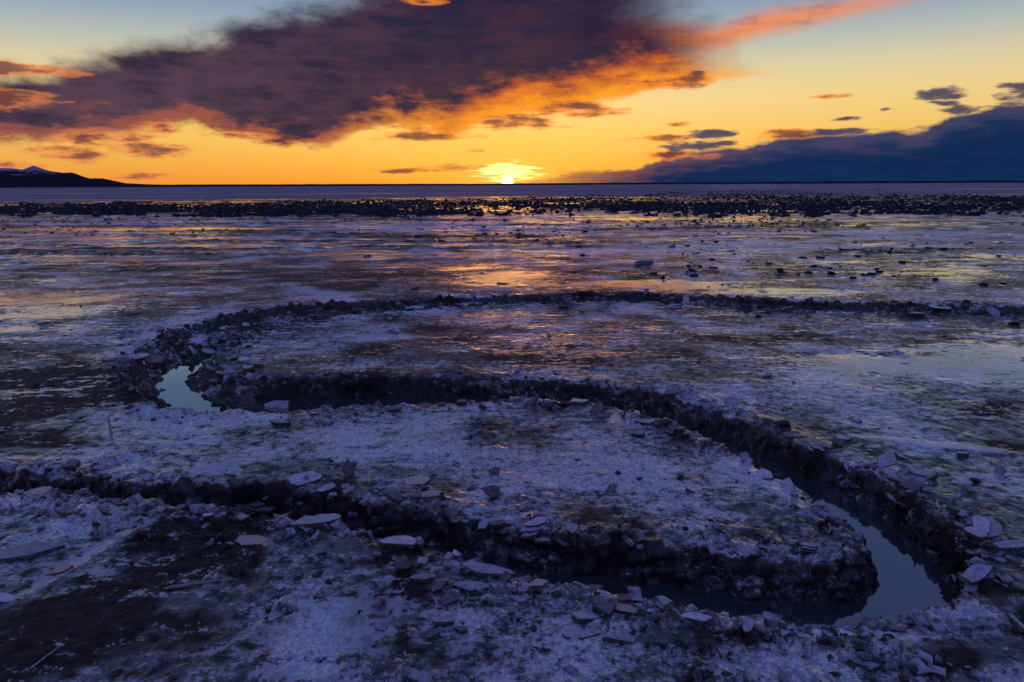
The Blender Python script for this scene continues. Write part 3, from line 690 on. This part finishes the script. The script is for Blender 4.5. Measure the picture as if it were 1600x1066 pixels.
for zi, (pl, spread, cnt, szr, looks, label, grp) in enumerate(ZONES):
    r = np.random.default_rng(50 + zi); pl = np.array(pl, float)
    t_ = r.random(cnt) * (len(pl) - 1); k = t_.astype(int); f = (t_ - k)[:, None]
    pp = pl[k] * (1 - f) + pl[k + 1] * f + r.normal(size=(cnt, 2)) * np.array(spread)
    pp[:, 0] = np.clip(pp[:, 0], -30, 1630)
    P3 = ground(pp[:, 0], pp[:, 1]); zz, _, _, _, sdd = surface(P3[:, 0], P3[:, 1])
    for q in range(cnt):
        if sdd[q] > 0.35 and zz[q] < WATER + .05: continue
        lk = {'d': 'dark', 'g': 'grey', 'p': 'pale'}[looks[r.integers(len(looks))]]
        me_ = LIB[lk][r.integers(12)]
        o = obj('ice_fragment', me_)
        s_ = szr[0] + (szr[1] - szr[0]) * r.random() ** 2.0
        o.scale = (s_, s_ * (.45 + .5 * r.random()), s_ * (.20 + .30 * r.random()) * (.5 if zi == 6 else 1))
        tilt = .12 if r.random() < .6 or zi == 6 else .5
        o.rotation_euler = (r.normal() * tilt, r.normal() * tilt, r.random() * 6.28)
        o.location = (P3[q, 0], P3[q, 1], zz[q] - .04 - s_ * .05 + (s_ * .13 if tilt > .2 else 0))
        f3 = (pp[q, 0] - pl[:, 0].min()) / (pl[:, 0].max() - pl[:, 0].min())
        where = 'left' if f3 < .25 else 'mid-left' if f3 < .5 else 'mid-right' if f3 < .75 else 'right'
        size = 'bigger' if s_ > szr[0] + .33 * (szr[1] - szr[0]) else 'small'
        if tilt > .2: size += ' tilted'
        tag(o, f'{size} {lk} {label}, {where} stretch'.replace(' broken ice slab', ' slab').replace('ice slab', 'slab'), 'ice slab', grp); tot += 1
print('scattered slabs', tot)

# ------------------------------------------------------------------ driftwood
def stick(pts, rad, seed, n=7):
    r = np.random.default_rng(seed); pts = np.array(pts, float); V = []; F = []
    ts = np.linspace(0, len(pts) - 1, 9)
    C = np.stack([np.interp(ts, range(len(pts)), pts[:, k]) for k in range(3)], -1)
    for i in range(9):
        a = C[min(i + 1, 8)] - C[max(i - 1, 0)]; a /= np.linalg.norm(a)
        u = np.cross(a, (0.1, .2, 1.0)); u /= np.linalg.norm(u); v = np.cross(a, u)
        rr = rad * (1.05 - .5 * i / 8) * (0.15 if i in (0,) else 1) 
        for k in range(n):
            th = 2 * math.pi * k / n; V.append(C[i] + (u * math.cos(th) + v * math.sin(th)) * rr * (.85 + .3 * r.random()))
    for i in range(8):
        for k in range(n): F.append((i * n + k, i * n + (k + 1) % n, (i + 1) * n + (k + 1) % n, (i + 1) * n + k))
    F.append(tuple(range(n - 1, -1, -1))); F.append(tuple(8 * n + k for k in range(n)))
    return mesh('driftwood', V, F, [M_WOOD], smooth=True)
def lay(p0, p1, lift=.05):
    out = []
    for f in (0, .35, .7, 1):
        q = ground(p0[0] + (p1[0] - p0[0]) * f, p0[1] + (p1[1] - p0[1]) * f); out.append((q[0], q[1], float(zat(q[0], q[1])[0]) + lift))
    zm = max(o[2] for o in out) * .5 + sum(o[2] for o in out) / 8
    return [(a, b, zm) for a, b, c in out]
tag(obj('driftwood_stick', stick(lay((255, 924), (344, 911), .03), .055, 1)), 'straight pale driftwood pole lying on the brown mud, lower left', 'driftwood')
q = ground(174, 676); zq = float(zat(q[0], q[1])[0])
tag(obj('driftwood_stake', stick([(q[0], q[1], zq - .1), (q[0] - .05, q[1] + .05, zq + .4), (q[0] - .12, q[1] + .1, zq + .75)], .07, 2)), 'pale stub of wood sticking up from the mud at left', 'driftwood')
tag(obj('driftwood_twig', stick(lay((45, 1052), (95, 1014), .03), .022, 3)), 'thin pale twig on the mud in the lower left corner', 'driftwood')
tag(obj('driftwood_twig', stick(lay((758, 918), (772, 930), .03), .015, 5)), 'short dark twig on the foreground frost beside the large grey pink slab', 'driftwood')
tag(obj('driftwood_branch', stick(lay((1575, 965), (1612, 1000), .06), .05, 6)), 'dark branch end poking in at the lower right edge', 'driftwood')

# ------------------------------------------------------------------ stuff: clods along the banks, beached ice on the shore
def soup(name, C, S, seed, m, squash=.6, kind='clod', smooth=False):
    r = np.random.default_rng(seed)
    bm = bmesh.new()
    if kind == 'clod': bmesh.ops.create_icosphere(bm, subdivisions=1, radius=1)
    else: bmesh.ops.create_cube(bm, size=1.5)
    bm.verts.ensure_lookup_table()
    V0 = np.array([v.co[:] for v in bm.verts]); F0 = np.array([[v.index for v in f.verts] for f in bm.faces]); bm.free()
    n = len(C); a = r.random(n) * 6.28; tlt = r.normal(size=n) * (.35 if kind != 'clod' else .3)
    V = V0[None] * (1 + (r.random((n, len(V0), 3)) - .5) * (.75 if kind == 'clod' else .6))
    V = V * np.stack([S * (.7 + .6 * r.random(n)), S * (.7 + .6 * r.random(n)), S * squash * (.6 + .8 * r.random(n))], -1)[:, None]
    y2 = V[..., 1] * np.cos(tlt)[:, None] - V[..., 2] * np.sin(tlt)[:, None]; z2 = V[..., 1] * np.sin(tlt)[:, None] + V[..., 2] * np.cos(tlt)[:, None]
    x3 = V[..., 0] * np.cos(a)[:, None] - y2 * np.sin(a)[:, None]; y3 = V[..., 0] * np.sin(a)[:, None] + y2 * np.cos(a)[:, None]
    V = np.stack([x3, y3, z2], -1) + C[:, None]
    Fs = (F0[None] + (np.arange(n) * len(V0))[:, None, None]).reshape(-1, F0.shape[1])
    return obj(name, mesh(name, V.reshape(-1, 3), Fs, [m], smooth=smooth))
# along the rims and walls
n = 34000
ppx = rng.random(n) * 1720 - 60; ppy = 455 + rng.random(n) ** 0.8 * 640
P3 = ground(ppx, ppy); sdd = sdist(P3[:, 0], P3[:, 1])
pr = np.where(sdd < 0, np.exp(sdd / .6) * .38, np.where(sdd < .7, .6, .12)) + .003
clump = sstep(fbm(P3[:, 0], P3[:, 1], 1.6, 3, 77), -.25, .35)
keep = (rng.random(n) < pr * clump) & (np.hypot(P3[:, 0], P3[:, 1]) < 75)
P3 = P3[keep]; zz, _, _, _, sdd = surface(P3[:, 0], P3[:, 1]); ok = zz > WATER - .03; P3, zz = P3[ok], zz[ok]
onw = (sdist(P3[:, 0], P3[:, 1]) > 0) * 1.0
S = .02 + .02 * onw + .09 * rng.random(len(P3)) ** 3.0 + .0012 * np.hypot(P3[:, 0], P3[:, 1])
P3[:, 2] = zz + S * .12
tag(soup('mud_clods', P3, S, 5, M_CLOD), 'dark frozen mud clods crumbled along the channel banks', 'mud clods', kind='stuff')
print('clods', len(P3))
n = 22000
ppx = rng.random(n) * 1720 - 60; ppy = 455 + rng.random(n) ** 0.8 * 640
P3 = ground(ppx, ppy); sdd = sdist(P3[:, 0], P3[:, 1])
keep = (rng.random(n) < np.where(sdd < 0, np.exp(sdd / 1.0) * .45, np.where(sdd < .5, .2, .04)) * sstep(fbm(P3[:, 0], P3[:, 1], 1.3, 3, 79), -.1, .4)) & (np.hypot(P3[:, 0], P3[:, 1]) < 70)
P3 = P3[keep]; zz = surface(P3[:, 0], P3[:, 1])[0]; ok = zz > WATER + .02; P3, zz = P3[ok], zz[ok]
S = .05 + .16 * rng.random(len(P3)) ** 2.5 + .001 * np.hypot(P3[:, 0], P3[:, 1])
P3[:, 2] = zz + S * .10
tag(soup('ice_crumbs', P3, S, 15, M_CRUMB, .32, 'block'), 'small grey ice crumbs broken along the channel rims', 'ice crumbs', kind='stuff')
print('crumbs', len(P3))
# beached ice rubble on the outer shore
def field(n, y0, y1, dens, smin, smax, seed, squash, name, m, label):
    r = np.random.default_rng(seed)
    px = r.random(n) * 1900 - 150; py = y0 + (y1 - y0) * r.random(n)
    d = dens(px, py - (289 - (px - 800) * .005 - 289), r.random(n)); px, py = px[d], py[d]
    P = ground(px, py, -.1); zz = np.maximum(surface(P[:, 0], P[:, 1])[0], SEA)
    S = smin + (smax - smin) * r.random(len(P)) ** 2.5
    P[:, 2] = zz + S * squash * .35
    print(name, len(P))
    return tag(soup(name, P, S, seed, m, squash, 'block'), label, 'ice rubble', kind='stuff')
def dband(px, py, u):
    nz = fbm(px, py * 12, 120, 4, 88) ; left = 1 - sstep(px, 560, 820)
    lo = 310 - 7 * sstep(px, 820, 1150) + 4 * left * 1.0
    hi = 333 - 1 * left + 3 * sstep(px, 900, 1200)
    nz2 = fbm(px, py * 10, 26, 3, 89)
    d = sstep(py + 10 * nz + 7 * nz2, lo - 2, lo + 3) * (1 - sstep(py + 10 * nz + 12 * nz2, hi - 4, hi + 5))
    gap = np.exp(-((px - 740) / 110) ** 2 - ((py - 326) / 5) ** 2) * .8
    d = d * (.97 - gap) + .10 * sstep(px, 680, 1000) * np.exp(-((py - 300) / 5) ** 2)
    d = d * (.25 + .75 * sstep(fbm(px, py * 14, 70, 3, 91) + .25 * (1 - sstep(px, 500, 800)), -.22, .12))
    return u < d
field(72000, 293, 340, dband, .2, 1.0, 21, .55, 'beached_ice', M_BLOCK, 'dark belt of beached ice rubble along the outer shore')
def dmid(px, py, u):
    nz = fbm(px, py * 9, 160, 4, 98)
    d = np.exp(-((py - 348) / 7) ** 2) * sstep(px, 880, 1100) * .7 + np.exp(-((py - 340) / 8) ** 2) * .35 + np.exp(-((py - 362) / 12) ** 2) * .16 * sstep(nz, -.1, .4) + .10 * np.exp(-((py - 415) / 40) ** 2) * sstep(px, 850, 1150)
    return u < d * sstep(nz, -.25, .3)
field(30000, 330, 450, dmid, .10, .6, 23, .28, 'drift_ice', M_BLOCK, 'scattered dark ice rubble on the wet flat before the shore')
